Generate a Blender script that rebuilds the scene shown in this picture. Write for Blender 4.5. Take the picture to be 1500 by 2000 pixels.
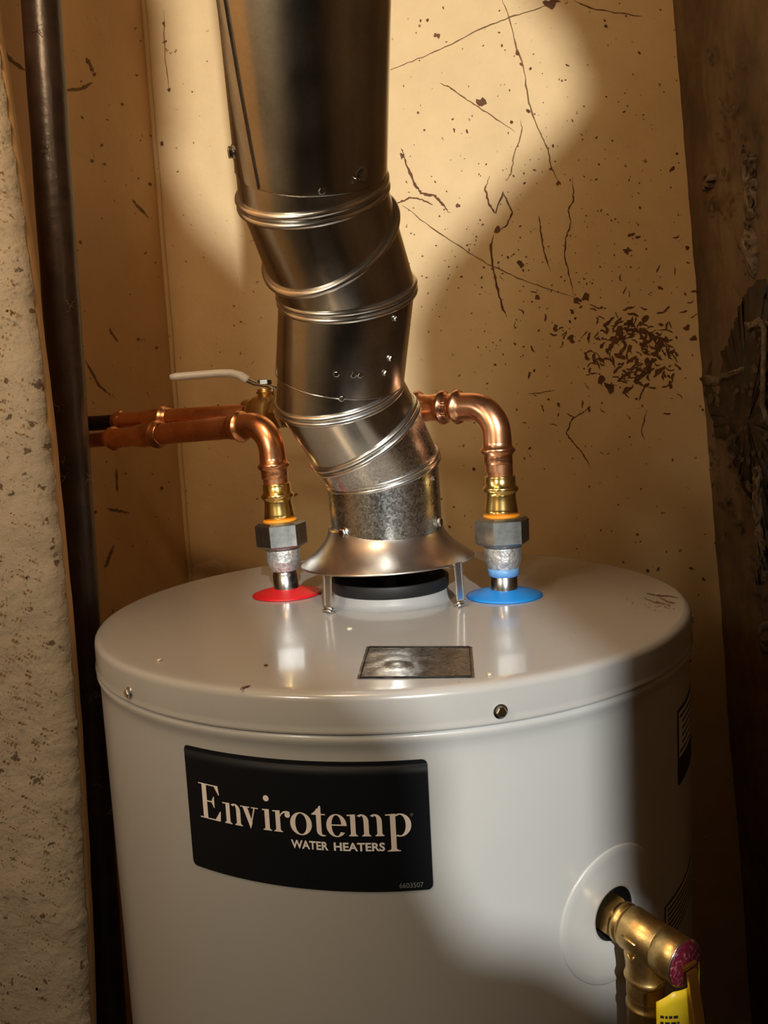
import bpy, math, random
from mathutils import Vector, Matrix, noise

for o in list(bpy.data.objects):
    bpy.data.objects.remove(o, do_unlink=True)
S = bpy.context.scene
COL = S.collection
random.seed(7)

# ------------------------------------------------------------------ frame of reference
# the centre of the heater's lid is at (0, 0, H); +y runs into the closet, the floor is z = 0
H = 1.30
FPX = 1500.0
CAM = Vector((0.0016, -0.6793, H + 0.1512))
c_r = Vector((0.99860, -0.00010, -0.05260)).normalized()
c_f = Vector((-0.00560, 0.99410, -0.10830)).normalized()
c_u = c_r.cross(c_f).normalized()
c_r = c_f.cross(c_u).normalized()

# ------------------------------------------------------------------ camera
cd = bpy.data.cameras.new('camera')
cam = bpy.data.objects.new('camera', cd)
COL.objects.link(cam)
cd.sensor_fit = 'VERTICAL'
cd.sensor_height = 36.0
cd.sensor_width = 27.0
cd.lens = FPX / 2000.0 * 36.0
cd.clip_start = 0.02
m = Matrix.Identity(4)
for i in range(3):
    m[i][0] = c_r[i]; m[i][1] = c_u[i]; m[i][2] = -c_f[i]; m[i][3] = CAM[i]
cam.matrix_world = m
S.camera = cam

# ------------------------------------------------------------------ world, lamps, exposure
W = bpy.data.worlds.new('world'); S.world = W
W.use_nodes = True
W.node_tree.nodes['Background'].inputs[0].default_value = (1.0, 0.72, 0.45, 1)
W.node_tree.nodes['Background'].inputs[1].default_value = 0.012
S.view_settings.view_transform = 'Standard'
S.view_settings.look = 'None'
S.view_settings.gamma = 1.0
S.view_settings.exposure = 0.0
S.view_settings.use_curve_mapping = False


def lamp(name, loc, power, color, radius):
    l = bpy.data.lights.new(name, 'POINT')
    l.energy = power; l.color = color; l.shadow_soft_size = radius
    o = bpy.data.objects.new(name, l); COL.objects.link(o); o.location = loc
    return o


# bare bulb of the cellar outside: reaches the heater through the gap shaped into the added front wall
lamp('cellar_bulb', (0.35, -3.2, H + 1.38), 490, (0.97, 0.99, 0.97), 0.030)
# weak warm bulb inside the closet, behind the camera on the left
lamp('closet_bulb', (-0.36, -0.64, H + 0.34), 4.4, (1.0, 0.91, 0.74), 0.045)
# added warm fill, no known bulb: lifts the back wall and lid
lamp('warm_fill', (-0.20, -0.45, H + 0.72), 8.6, (1.0, 0.66, 0.37), 0.05)


# ------------------------------------------------------------------ helpers: positions
def ray(x, y):
    return c_f + c_r * ((x - 750.0) / FPX) - c_u * ((y - 1000.0) / FPX)
def at(x, y, d):
    return CAM + ray(x, y) * d
def aty(x, y, Y):
    v = ray(x, y); return CAM + v * ((Y - CAM.y) / v.y)
def atz(x, y, Z):
    v = ray(x, y); return CAM + v * ((Z - CAM.z) / v.z)


# ------------------------------------------------------------------ helpers: materials
def new_mat(name):
    mt = bpy.data.materials.new(name); mt.use_nodes = True
    nt = mt.node_tree
    return mt, nt, nt.nodes['Principled BSDF']
def coords(nt, scale=(1, 1, 1)):
    tc = nt.nodes.new('ShaderNodeTexCoord'); mp = nt.nodes.new('ShaderNodeMapping')
    mp.inputs['Scale'].default_value = scale
    nt.links.new(tc.outputs['Object'], mp.inputs['Vector'])
    return mp.outputs['Vector']
def nz(nt, vec, scale, detail=4, rough=.55):
    n = nt.nodes.new('ShaderNodeTexNoise')
    n.inputs['Scale'].default_value = scale; n.inputs['Detail'].default_value = detail
    n.inputs['Roughness'].default_value = rough
    nt.links.new(vec, n.inputs['Vector'])
    return n.outputs['Fac']
def ramp(nt, fac, stops):
    r = nt.nodes.new('ShaderNodeValToRGB')
    els = r.color_ramp.elements
    while len(els) > 1: els.remove(els[-1])
    els[0].position = stops[0][0]; els[0].color = (*stops[0][1], 1)
    for p, c in stops[1:]:
        e = els.new(p); e.color = (*c, 1)
    nt.links.new(fac, r.inputs['Fac'])
    return r.outputs['Color']
def mixc(nt, fac, a, b, mode='MIX'):
    mx = nt.nodes.new('ShaderNodeMix'); mx.data_type = 'RGBA'; mx.blend_type = mode
    if isinstance(fac, (int, float)): mx.inputs[0].default_value = fac
    else: nt.links.new(fac, mx.inputs[0])
    for k, v in ((6, a), (7, b)):
        if isinstance(v, tuple): mx.inputs[k].default_value = (*v, 1)
        else: nt.links.new(v, mx.inputs[k])
    return mx.outputs[2]
def bump(nt, b, fac, strength, dist=.002):
    bn = nt.nodes.new('ShaderNodeBump')
    bn.inputs['Strength'].default_value = strength; bn.inputs['Distance'].default_value = dist
    nt.links.new(fac, bn.inputs['Height']); nt.links.new(bn.outputs['Normal'], b.inputs['Normal'])
def simple(name, col, rough=.5, metal=0., var=.12, scale=40, bmp=0., coat=0., rvar=0.):
    mt, nt, b = new_mat(name)
    v = coords(nt); n = nz(nt, v, scale)
    lo = tuple(c * (1 - var) for c in col); hi = tuple(min(1, c * (1 + var)) for c in col)
    nt.links.new(ramp(nt, n, [(.3, lo), (.7, hi)]), b.inputs['Base Color'])
    b.inputs['Roughness'].default_value = rough; b.inputs['Metallic'].default_value = metal
    if rvar:
        nt.links.new(ramp(nt, n, [(.3, (rough - rvar,) * 3), (.7, (rough + rvar,) * 3)]), b.inputs['Roughness'])
    if coat:
        b.inputs['Coat Weight'].default_value = coat; b.inputs['Coat Roughness'].default_value = .08
    if bmp: bump(nt, b, n, bmp)
    return mt


def wall_material(name, a, b_, spec_col, spots, rough=.6, bmpv=.25):
    mt, nt, b = new_mat(name)
    v = coords(nt)
    big = nz(nt, v, 3.0, 5); mid = nz(nt, v, 14, 6, .65); fine = nz(nt, v, 120, 4)
    c = ramp(nt, big, [(.3, a), (.7, b_)])
    c = mixc(nt, .25, c, ramp(nt, mid, [(.3, tuple(x * .72 for x in a)), (.65, b_)]))
    sp = ramp(nt, nz(nt, v, 85, 3, .6), [(spots, (0, 0, 0)), (spots + .04, (1, 1, 1))])
    c = mixc(nt, sp, c, spec_col)
    nt.links.new(c, b.inputs['Base Color'])
    b.inputs['Roughness'].default_value = rough
    bump(nt, b, mixc(nt, .4, ramp(nt, mid, [(0, (0, 0, 0)), (1, (1, 1, 1))]), ramp(nt, fine, [(0, (0, 0, 0)), (1, (1, 1, 1))])), bmpv, .004)
    return mt


M = {}
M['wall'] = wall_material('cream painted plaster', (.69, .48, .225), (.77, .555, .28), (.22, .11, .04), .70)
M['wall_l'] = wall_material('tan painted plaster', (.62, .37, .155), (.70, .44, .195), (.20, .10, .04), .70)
M['wall_r'] = None
M['rough'] = wall_material('rough bare plaster', (.33, .27, .185), (.47, .39, .285), (.12, .08, .05), .63, .9, 1.0)
M['floor'] = simple('concrete floor', (.16, .13, .11), .85, bmp=.2)
M['ceil'] = simple('dark neutral ceiling', (.06, .055, .048), .9, bmp=.2)  # darkness put into the colour, so the vent metal reflects a dark room
M['dark_wall'] = simple('dark neutral front wall', (.045, .042, .036), .85, bmp=.2)  # dark colour stands in for the unlit space mirrored in the vent
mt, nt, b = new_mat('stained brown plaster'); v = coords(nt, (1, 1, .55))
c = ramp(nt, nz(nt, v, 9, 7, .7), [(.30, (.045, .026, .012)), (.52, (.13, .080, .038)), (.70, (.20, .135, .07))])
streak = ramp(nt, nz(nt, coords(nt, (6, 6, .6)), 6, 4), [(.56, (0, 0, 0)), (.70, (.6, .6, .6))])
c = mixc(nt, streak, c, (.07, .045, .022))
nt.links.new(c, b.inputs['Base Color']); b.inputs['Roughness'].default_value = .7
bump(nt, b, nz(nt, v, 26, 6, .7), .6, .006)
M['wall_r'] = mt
M['scab'] = simple('pale chalky plaster', (.17, .12, .072), .9, var=.6, scale=110, bmp=.8)
M['wall_pale'] = simple('paler cream plaster', (.80, .62, .38), .8)
M['crust'] = simple('crumbling brown crust', (.085, .058, .034), .9, var=.5, scale=110, bmp=.8)
M['scab_dark'] = simple('dark damp plaster', (.035, .022, .012), .6, var=.5, scale=50, bmp=.5)
M['mark'] = simple('dark brown flaked spot', (.13, .055, .018), .8, var=.3, scale=60)
M['crack'] = simple('hairline crack brown', (.20, .105, .040), .85, var=.3)  # even brown for cracks and specks
M['tank'] = simple('grey enamel paint', (.465, .460, .440), .33, var=.02, scale=9, coat=.35)
M['lid'] = simple('grey lid enamel', (.405, .398, .382), .22, var=.03, scale=9, coat=.45)
M['collar'] = simple('pale grey enamel', (.38, .37, .355), .4, var=.02)
M['black'] = simple('black rubber', (.008, .008, .008), .55, var=.2)
M['black_inside'] = simple('black interior', (.004, .004, .004), .9)
M['navy'] = simple('blue black label film', (.0045, .0055, .008), .55, var=.1)
M['navy'].node_tree.nodes['Principled BSDF'].inputs['Specular IOR Level'].default_value = .25
M['ink'] = simple('cream print', (.95, .86, .78), .55, var=.02)
M['inkw'] = simple('white print', (.95, .92, .88), .55, var=.02)
M['inkg'] = simple('grey print', (.20, .20, .20), .55, var=.02)
M['inkk'] = simple('black print', (.015, .012, .008), .6, var=.1)
M['paper'] = simple('white label paper', (.62, .60, .55), .6, var=.03)
M['red'] = simple('red rubber', (.62, .010, .018), .42, var=.06)
M['blue'] = simple('blue rubber', (.010, .24, .72), .42, var=.06)
M['bluetape'] = simple('pale blue liner', (.14, .34, .68), .4, var=.15, scale=200)
M['steel'] = simple('bright steel', (.50, .49, .47), .24, 1., var=.15, scale=120)
M['zinc'] = simple('taped zinc thread', (.66, .67, .68), .40, .75, var=.35, scale=260, bmp=.6)
M['nut'] = simple('dark plated steel', (.36, .37, .36), .36, 1., var=.22, scale=150)
M['screw'] = simple('bright plated screw', (.75, .74, .71), .16, 1., var=.08)
M['copper'] = simple('bright copper', (1.0, .47, .25), .29, 1., var=.10, scale=35, rvar=.07)
M['copper_dull'] = simple('dull copper', (.36, .16, .075), .42, 1., var=.3, scale=60)
M['pipe_dark'] = simple('black iron stub', (.035, .030, .025), .5, .4, var=.3)
M['brass'] = simple('yellow brass', (.90, .64, .22), .22, 1., var=.08, scale=50, rvar=.05)
M['brass_cast'] = simple('cast brass', (.66, .44, .17), .36, 1., var=.16, scale=160, bmp=.15)
M['orange'] = simple('orange gasket', (.85, .32, .02), .5)
M['white'] = simple('white lever grip', (.74, .70, .62), .35, var=.04)
M['maroon'] = None
M['yellow'] = simple('yellow plastic tag', (.72, .52, .02), .38, var=.08)
M['flake'] = simple('cream paint flake', (.72, .66, .52), .7)

# galvanised sheet metal
def galv(name, rough, spangle):
    mt, nt, b = new_mat(name); v = coords(nt)
    vo = nt.nodes.new('ShaderNodeTexVoronoi'); vo.inputs['Scale'].default_value = 620
    nt.links.new(v, vo.inputs['Vector'])
    n = nz(nt, v, 26, 5)
    c = ramp(nt, n, [(.3, (.50, .49, .46)), (.7, (.66, .65, .61))])
    c = mixc(nt, spangle, c, ramp(nt, vo.outputs['Color'], [(.1, (.34, .33, .31)), (.9, (.86, .85, .82))]))
    nt.links.new(c, b.inputs['Base Color']); b.inputs['Metallic'].default_value = 1
    rr = mixc(nt, spangle, ramp(nt, n, [(.3, (rough * .8,) * 3), (.7, (rough * 1.2,) * 3)]),
              ramp(nt, vo.outputs['Color'], [(0, (rough * .6,) * 3), (1, (rough * 1.7,) * 3)]))
    nt.links.new(rr, b.inputs['Roughness'])
    return mt
M['galv'] = galv('galvanised sheet', .22, .10)
M['galv_s'] = galv('spangled galvanised sheet', .26, .38)
M['bead'] = simple('rolled galvanised bead', (.82, .81, .78), .26, 1., var=.12, scale=90)
M['hood'] = simple('aluminised hood sheet', (.56, .51, .47), .32, 1., var=.14, scale=60, bmp=.05)
# rusty dark gas pipe with dust
mt, nt, b = new_mat('old brown iron'); v = coords(nt)
c = ramp(nt, nz(nt, v, 22, 6, .7), [(.3, (.018, .011, .009)), (.62, (.055, .034, .026)), (.8, (.11, .065, .048))])
dust = ramp(nt, nz(nt, v, 95, 5, .7), [(.66, (0, 0, 0)), (.74, (.7, .7, .7))])
c = mixc(nt, dust, c, (.22, .17, .14))
nt.links.new(c, b.inputs['Base Color']); b.inputs['Roughness'].default_value = .34
bump(nt, b, nz(nt, v, 60, 5), .35, .002)
M['iron'] = mt
# maroon valve disc with pale rings
mt, nt, b = new_mat('maroon printed disc'); v = coords(nt)
w = nt.nodes.new('ShaderNodeTexNoise'); w.inputs['Scale'].default_value = 420; w.inputs['Detail'].default_value = 2
nt.links.new(v, w.inputs['Vector'])
nt.links.new(ramp(nt, w.outputs['Fac'], [(.54, (.13, .008, .024)), (.68, (.34, .12, .14))]), b.inputs['Base Color'])
b.inputs['Roughness'].default_value = .4
M['maroon'] = mt
# foil rating plate: silver with rows of illegible small print
mt, nt, b = new_mat('printed foil plate'); v = coords(nt)
n1 = nz(nt, coords(nt, (60, 420, 1)), 6, 3, .7)
n2 = nz(nt, v, 60, 4)
c = ramp(nt, n1, [(.44, (.07, .06, .05)), (.56, (.55, .52, .48))])
nt.links.new(c, b.inputs['Base Color'])
b.inputs['Metallic'].default_value = .9
nt.links.new(ramp(nt, n2, [(.3, (.16,) * 3), (.7, (.34,) * 3)]), b.inputs['Roughness'])
bump(nt, b, nz(nt, v, 35, 3), .25, .003)
M['foil'] = mt


# ------------------------------------------------------------------ helpers: objects
ORG = {}
def thing(name, loc, label, cat, group=None):
    o = bpy.data.objects.new(name, None); COL.objects.link(o)
    o.empty_display_size = .02
    o.location = loc; ORG[o] = Vector(loc)
    tag(o, label, cat, group)
    return o
def tag(o, label, cat, group=None):
    o['label'] = label; o['category'] = cat
    if group: o['group'] = group
    return o
def mesh(name, V, Fc, mat, parent=None, base=None, smooth=True, label=None, kind=None):
    off = ORG[parent] if parent else Vector(base or (0, 0, 0))
    me = bpy.data.meshes.new(name)
    me.from_pydata([tuple(Vector(p) - off) for p in V], [], Fc)
    me.materials.append(M[mat])
    if smooth:
        me.polygons.foreach_set('use_smooth', [True] * len(me.polygons))
    me.update()
    o = bpy.data.objects.new(name, me); COL.objects.link(o)
    ORG[o] = off.copy()
    if parent: o.parent = parent
    else: o.location = off
    if label: o['label'] = label
    if kind: o['kind'] = kind
    return o
class G:
    """collects vertices and faces"""
    def __init__(s): s.v = []; s.f = []
    def add(s, V, Fc):
        n = len(s.v); s.v += [Vector(p) for p in V]; s.f += [tuple(i + n for i in f) for f in Fc]
        return s
    def build(s, name, mat, parent=None, **k): return mesh(name, s.v, s.f, mat, parent, **k)
def frame(axis, hint=Vector((0, 0, 1))):
    a = Vector(axis).normalized()
    h = Vector(hint)
    if abs(a.dot(h.normalized())) > .98: h = Vector((1, 0, 0))
    e1 = h.cross(a).normalized(); e2 = a.cross(e1).normalized()
    return e1, e2, a
def lathe(prof, origin, axis=(0, 0, 1), n=48, hint=(0, 0, 1), cap0=False, cap1=False):
    e1, e2, a = frame(axis, Vector(hint)); o = Vector(origin)
    V = []; Fc = []
    for r, t in prof:
        for k in range(n):
            q = 2 * math.pi * k / n
            V.append(o + a * t + e1 * (r * math.cos(q)) + e2 * (r * math.sin(q)))
    for i in range(len(prof) - 1):
        for k in range(n):
            k2 = (k + 1) % n
            Fc.append((i * n + k, i * n + k2, (i + 1) * n + k2, (i + 1) * n + k))
    if cap0: Fc.append(tuple(reversed(range(n))))
    if cap1: Fc.append(tuple((len(prof) - 1) * n + k for k in range(n)))
    return V, Fc
def sweep(path, rad, n=20, closed=False, cap=True, flat=None):
    """tube along a path; rad number or list; flat=(axis vector, factor) squashes the section"""
    P = [Vector(p) for p in path]; N = len(P)
    if not isinstance(rad, (list, tuple)): rad = [rad] * N
    T = []
    for i in range(N):
        if closed: t = P[(i + 1) % N] - P[i - 1]
        else: t = P[min(i + 1, N - 1)] - P[max(i - 1, 0)]
        T.append(t.normalized())
    e1, e2, _ = frame(T[0])
    V = []; Fc = []
    for i in range(N):
        e1 = (e1 - T[i] * e1.dot(T[i])).normalized(); e2 = T[i].cross(e1)
        for k in range(n):
            q = 2 * math.pi * k / n
            d = e1 * (rad[i] * math.cos(q)) + e2 * (rad[i] * math.sin(q))
            if flat: d = d - flat[0] * (d.dot(flat[0]) * (1 - flat[1]))
            V.append(P[i] + d)
    R_ = N if closed else N - 1
    for i in range(R_):
        j = (i + 1) % N
        for k in range(n):
            k2 = (k + 1) % n
            Fc.append((i * n + k, i * n + k2, j * n + k2, j * n + k))
    if cap and not closed:
        Fc.append(tuple(reversed(range(n)))); Fc.append(tuple((N - 1) * n + k for k in range(n)))
    return V, Fc
def box(lo, hi):
    x0, y0, z0 = lo; x1, y1, z1 = hi
    V = [(x0, y0, z0), (x1, y0, z0), (x1, y1, z0), (x0, y1, z0), (x0, y0, z1), (x1, y0, z1), (x1, y1, z1), (x0, y1, z1)]
    return V, [(0, 3, 2, 1), (4, 5, 6, 7), (0, 1, 5, 4), (1, 2, 6, 5), (2, 3, 7, 6), (3, 0, 4, 7)]
def hexprism(origin, axis, r, h, hint, ch=.12, ang=0.):
    """hex nut with chamfered corners, r = corner radius"""
    e1, e2, a = frame(axis, Vector(hint)); o = Vector(origin)
    V = []; Fc = []
    for rr, t in ((r * .86, 0), (r, h * ch), (r, h * (1 - ch)), (r * .86, h)):
        for k in range(6):
            q = math.pi / 3 * k + ang
            V.append(o + a * t + e1 * (rr * math.cos(q)) + e2 * (rr * math.sin(q)))
    for i in range(3):
        for k in range(6):
            k2 = (k + 1) % 6
            Fc.append((i * 6 + k, i * 6 + k2, (i + 1) * 6 + k2, (i + 1) * 6 + k))
    Fc.append((5, 4, 3, 2, 1, 0)); Fc.append(tuple(range(18, 24)))
    return V, Fc
def sheet(pts, th, nrm):
    """thin slab from polygon pts (3D, planar), extruded by th along nrm"""
    n = len(pts); nv = Vector(nrm).normalized() * th
    V = [Vector(p) for p in pts] + [Vector(p) + nv for p in pts]
    Fc = [tuple(reversed(range(n))), tuple(range(n, 2 * n))]
    for k in range(n):
        k2 = (k + 1) % n; Fc.append((k, k2, n + k2, n + k))
    return V, Fc
def struct(o):
    o['kind'] = 'structure'; return o


# ================================================================== THE ROOM
YB = 0.49                    # back wall
YF = -1.50                   # added front wall, its gap shaped to cast the shade
ZC = H + 1.35                # ceiling
def xl(y): return -0.311 - 0.18 * (YB - y) if y > -.6 else -0.311 - 0.18 * (YB + .6)
def xr(z): return 0.5018 - 0.0705 * (z - H)

g = G(); g.add(*box((-.9, YF - .12, -.08), (.9, YB + .1, 0)))
struct(g.build('floor', 'floor', smooth=False))
g = G(); g.add(*box((-.9, YF - .12, ZC), (.9, YB + .1, ZC + .08)))
struct(g.build('ceiling', 'ceil', smooth=False))

# back wall: a gently uneven plaster sheet
def gridwall(name, mat, us, vs, fn):
    nu, nv = len(us), len(vs)
    V = [fn(u, v) for v in vs for u in us]
    Fc = [(j * nu + i, j * nu + i + 1, (j + 1) * nu + i + 1, (j + 1) * nu + i) for j in range(nv - 1) for i in range(nu - 1)]
    return mesh(name, V, Fc, mat)
def lin(a, b, n): return [a + (b - a) * i / (n - 1) for i in range(n)]
def wb(u, v):
    return Vector((u, YB + .0016 * noise.noise(Vector((u * 9, v * 9, 3))) * 0 , v))
wall_back = struct(gridwall('wall_back', 'wall', lin(-.40, .62, 40), lin(0, ZC, 60), wb))

# left wall: skewed, with a raised bead of paint along the corner
def wl(u, v):
    return Vector((xl(u), u, v))
wall_left = struct(gridwall('wall_left', 'wall_l', lin(YB, YF, 60), lin(0, ZC, 40), wl))
cor = [Vector((xl(YB) + .0012 + .0012 * noise.noise(Vector((0, 0, z * 14))), YB - .001, z)) for z in lin(0, ZC, 160)]
g = G(); g.add(*sweep(cor, .0042, 8)); g.build('corner_bead', 'wall', wall_left)

# rough plaster pier that stands out from the left wall, its arris broken away
def pier_edge(z):
    n = noise.noise(Vector((1.7, 3.1, z * 9))) * .0018 + noise.noise(Vector((5.7, .3, z * 60))) * .0022 + noise.noise(Vector((2.7, 8.3, z * 170))) * .0014
    return -.2622 - .075 * (z - H - .10) ** 2 + n
g = G(); zs = lin(0, ZC, 520); us = lin(0, 1, 26)
V = []; Fc = []
for z in zs:
    e = pier_edge(z); x0 = -.46
    for u in us:
        x = x0 + (e - x0) * u
        ed = max(0, (u - .86) / .14)
        y = -.080 + .0014 * noise.noise(Vector((x * 40, z * 40, 0))) + .0014 * noise.noise(Vector((x * 150, z * 150, 7))) + .010 * ed ** 3
        V.append(Vector((x, y, z)))
    V.append(Vector((e - .001, -.066, z)))
nu = len(us) + 1
for j in range(len(zs) - 1):
    for i in range(nu - 1): Fc.append((j * nu + i, j * nu + i + 1, (j + 1) * nu + i + 1, (j + 1) * nu + i))
    Fc.append((j * nu + nu - 1, j * nu, (j + 1) * nu, (j + 1) * nu + nu - 1))
g.add(V, Fc); g.build('rough_plaster_pier', 'rough', wall_left)
# smoother painted return behind the broken arris
V = []; Fc = []
for z in zs:
    e = -.2635 - .075 * (z - H - .10) ** 2
    for x, y in ((e - .006, -.072), (e, -.066), (e, -.054), (e - .006, -.050), (-.47, -.050)):
        V.append(Vector((x + .0008 * noise.noise(Vector((y * 60, z * 30, 4))), y, z)))
Fc = [(j * 5 + i, j * 5 + i + 1, (j + 1) * 5 + i + 1, (j + 1) * 5 + i) for j in range(len(zs) - 1) for i in range(4)]
mesh('pier_return', V, Fc, 'wall_l', wall_left)
# bare plaster on the near stretch of the left wall
g = G(); g.add(*box((-.475, YF + .01, .02), (-.445, -.082, ZC - .01))); g.build('bare_plaster_wall', 'rough', wall_left, smooth=False)

# right wall: leaning, lumpy and stained
def wr(u, v):
    n = noise.noise(Vector((2, u * 7, v * 7))) * .007 + noise.noise(Vector((4, u * 24, v * 24))) * .0035 + noise.noise(Vector((9, u * 70, v * 70))) * .0012
    e = min(1, max(0, (YB - u) / .03))
    return Vector((xr(v) - .004 + n * (.35 + .65 * e), u, v))
ys = lin(YB + .01, .05, 110) + lin(.02, YF, 30)
zs = lin(0, H - .5, 20) + lin(H - .48, H + .85, 260) + lin(H + .88, ZC, 16)
wall_right = struct(gridwall('wall_right', 'wall_r', ys, zs, wr))

# unseen front wall added to block the lamp; gap shaped after the shadow edges
gap = [(.20, .487), (.232, .464), (.2415, .468), (.2415, .494), (.230, .506), (.228, .53), (.228, .64), (.222, .70), (.212, .80), (.211, .888), (.230, .922), (.256, .947), (.284, .976), (.316, 1.004), (.334, 1.029),
       (.321, 1.068), (.302, 1.087), (.28, 1.16), (.05, 1.16), (.064, 1.095), (.062, 1.021), (.058, 1.000), (.072, .960), (.10, .930), (.14, .895), (.17, .86), (.18, .78),
       (.15, .72), (.105, .715), (.10, .66), (.115, .61), (.15, .575), (.160, .56), (.158, .52), (.17, .495)]
import bmesh
bm = bmesh.new()
def loop_edges(pts):
    vs_ = [bm.verts.new((x, YF, z)) for x, z in pts]
    return [bm.edges.new((vs_[i], vs_[(i + 1) % len(vs_)])) for i in range(len(vs_))]
ed = loop_edges([(-.9, 0), (.9, 0), (.9, ZC), (-.9, ZC)]) + loop_edges([(x, H + z) for x, z in gap])
bmesh.ops.triangle_fill(bm, use_beauty=True, edges=ed)
fs = list(bm.faces)
ex = bmesh.ops.extrude_face_region(bm, geom=fs)
bmesh.ops.translate(bm, vec=(0, -.012, 0), verts=[e for e in ex['geom'] if isinstance(e, bmesh.types.BMVert)])
me = bpy.data.meshes.new('wall_front_gobo'); bm.to_mesh(me); bm.free(); me.materials.append(M['dark_wall'])
wf = bpy.data.objects.new('wall_front_gobo', me); COL.objects.link(wf); struct(wf); ORG[wf] = Vector()

# ---- marks on the walls: cracks, flaked spots
PX = (YB - CAM.y) / FPX          # one pixel of the photo on the back wall, in metres
def onback(x, y, o=.0004):
    p = aty(x, y, YB); p.y = YB - o - LIFT[0]; return p
LIFT = [0.]
def onleft(x, y, o=.0006):
    v = ray(x, y); k = .18
    # plane: X + k*Y... x = -0.311 - k*(YB - y)
    t = (-0.311 - k * YB - CAM.x + k * CAM.y) / (v.x - k * v.y)
    p = CAM + v * t
    return p + Vector((o, -o * k, 0))
def jitter_poly(pts, sub=6, amp=1.2):
    out = []
    for (x0, y0), (x1, y1) in zip(pts, pts[1:]):
        for i in range(sub):
            t = i / sub
            out.append((x0 + (x1 - x0) * t + random.uniform(-amp, amp), y0 + (y1 - y0) * t + random.uniform(-amp, amp)))
    out.append(pts[-1]); return out
def ribbon(g, pts, w, place, taper=True, wob=.45):
    LIFT[0] = random.uniform(0, .0006)
    N = len(pts); V = []; Fc = []
    for i, (x, y) in enumerate(pts):
        a = pts[max(i - 1, 0)]; b_ = pts[min(i + 1, N - 1)]
        dx, dy = b_[0] - a[0], b_[1] - a[1]; L = math.hypot(dx, dy) or 1
        k = w * .5 * (1 + random.uniform(-wob, wob))
        if taper: k *= min(1, .25 + 4 * min(i, N - 1 - i) / N)
        V += [place(x - dy / L * k, y + dx / L * k), place(x + dy / L * k, y - dx / L * k)]
    for i in range(N - 1): Fc.append((2 * i, 2 * i + 1, 2 * i + 3, 2 * i + 2))
    g.add(V, Fc)
def blot(g, x, y, r, place, asp=1., rot=0., n=9):
    V = []; LIFT[0] = random.uniform(0, .0006)
    for k in range(n):
        q = 2 * math.pi * k / n; rr = r * random.uniform(.45, 1.25)
        px, py = rr * math.cos(q), rr * asp * math.sin(q)
        V.append(place(x + px * math.cos(rot) - py * math.sin(rot), y + px * math.sin(rot) + py * math.cos(rot)))
    g.add(V, [tuple(range(n))])

def h4(L): return [(750 + a / 2, b / 2) for a, b in L]
def h5(L): return [(900 + a / 2.5, 400 + b / 2.5) for a, b in L]
cracks = [
    (h4([(25, 275), (110, 240), (240, 185), (385, 110), (490, 68), (600, 35), (650, 10)]), 1.7, 0),
    (h4([(460, 0), (490, 70), (520, 190), (545, 260), (565, 400), (600, 500), (635, 570), (655, 660), (690, 725)]), 2.4, 0),
    (h4([(70, 580), (90, 650), (120, 720), (145, 755), (200, 765), (230, 800), (255, 830)]), 4.2, 1),
    (h4([(50, 795), (80, 785), (100, 770), (150, 780), (190, 800)]), 3.6, 1),
    (h4([(70, 800), (180, 885), (300, 965), (400, 1030), (520, 1085), (640, 1130), (740, 1160)]), 1.8, 0),
    (h4([(425, 920), (418, 960), (425, 1050), (440, 1120), (460, 1195), (480, 1240)]) , 4.0, 1),
    (h4([(735, 690), (740, 780), (720, 820), (730, 870), (710, 930), (705, 1010), (725, 1080), (745, 1160)]), 2.6, 1),
    (h4([(410, 690), (395, 740), (410, 800), (435, 835), (465, 750), (500, 830), (480, 880), (430, 910)]), 3.2, 1),
    (h4([(605, 840), (612, 900), (625, 980), (650, 1060)]), 2.6, 1),
    (h4([(220, 325), (260, 345), (340, 400), (400, 440), (510, 515)]), 1.6, 0),
    (h4([(740, 0), (800, 30), (900, 50), (1010, 65)]), 2.6, 1),
    (h4([(535, 470), (540, 510), (510, 600), (495, 680), (480, 705)]), 2.0, 0),
    (h5([(625, 990), (590, 1015), (545, 1045), (515, 1115), (560, 1175), (600, 1220), (635, 1290)]), 2.4, 1),
    (h5([(905, 1005), (880, 1110), (900, 1150)]), 2.2, 0),
    (h5([(330, 925), (460, 905)]), 1.5, 0),
    ([(320, 20), (322, 110), (330, 175)], 1.6, 0),
]
for pts, w, dk in cracks:
    g = G(); ribbon(g, jitter_poly(pts), w, onback); g.build('crack', 'mark' if dk else 'crack', wall_back, smooth=False)
for pts, w in (([(0, 90), (22, 118), (48, 137)], 7), ([(128, 176), (156, 174), (180, 162)], 7), ([(207, 993), (228, 997), (252, 1002)], 4),
               ([(165, 702), (192, 750), (216, 774)], 3), ([(168, 112), (176, 128), (182, 140)], 6), ([(258, 390), (264, 398), (290, 425)], 4),
               ([(226, 915), (230, 960)], 4), ([(205, 1110), (212, 1090), (222, 1065)], 5), ([(212, 640), (230, 668)], 3)):
    g = G(); ribbon(g, jitter_poly(pts), w, onleft); g.build('crack', 'crack', wall_left, smooth=False)

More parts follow.
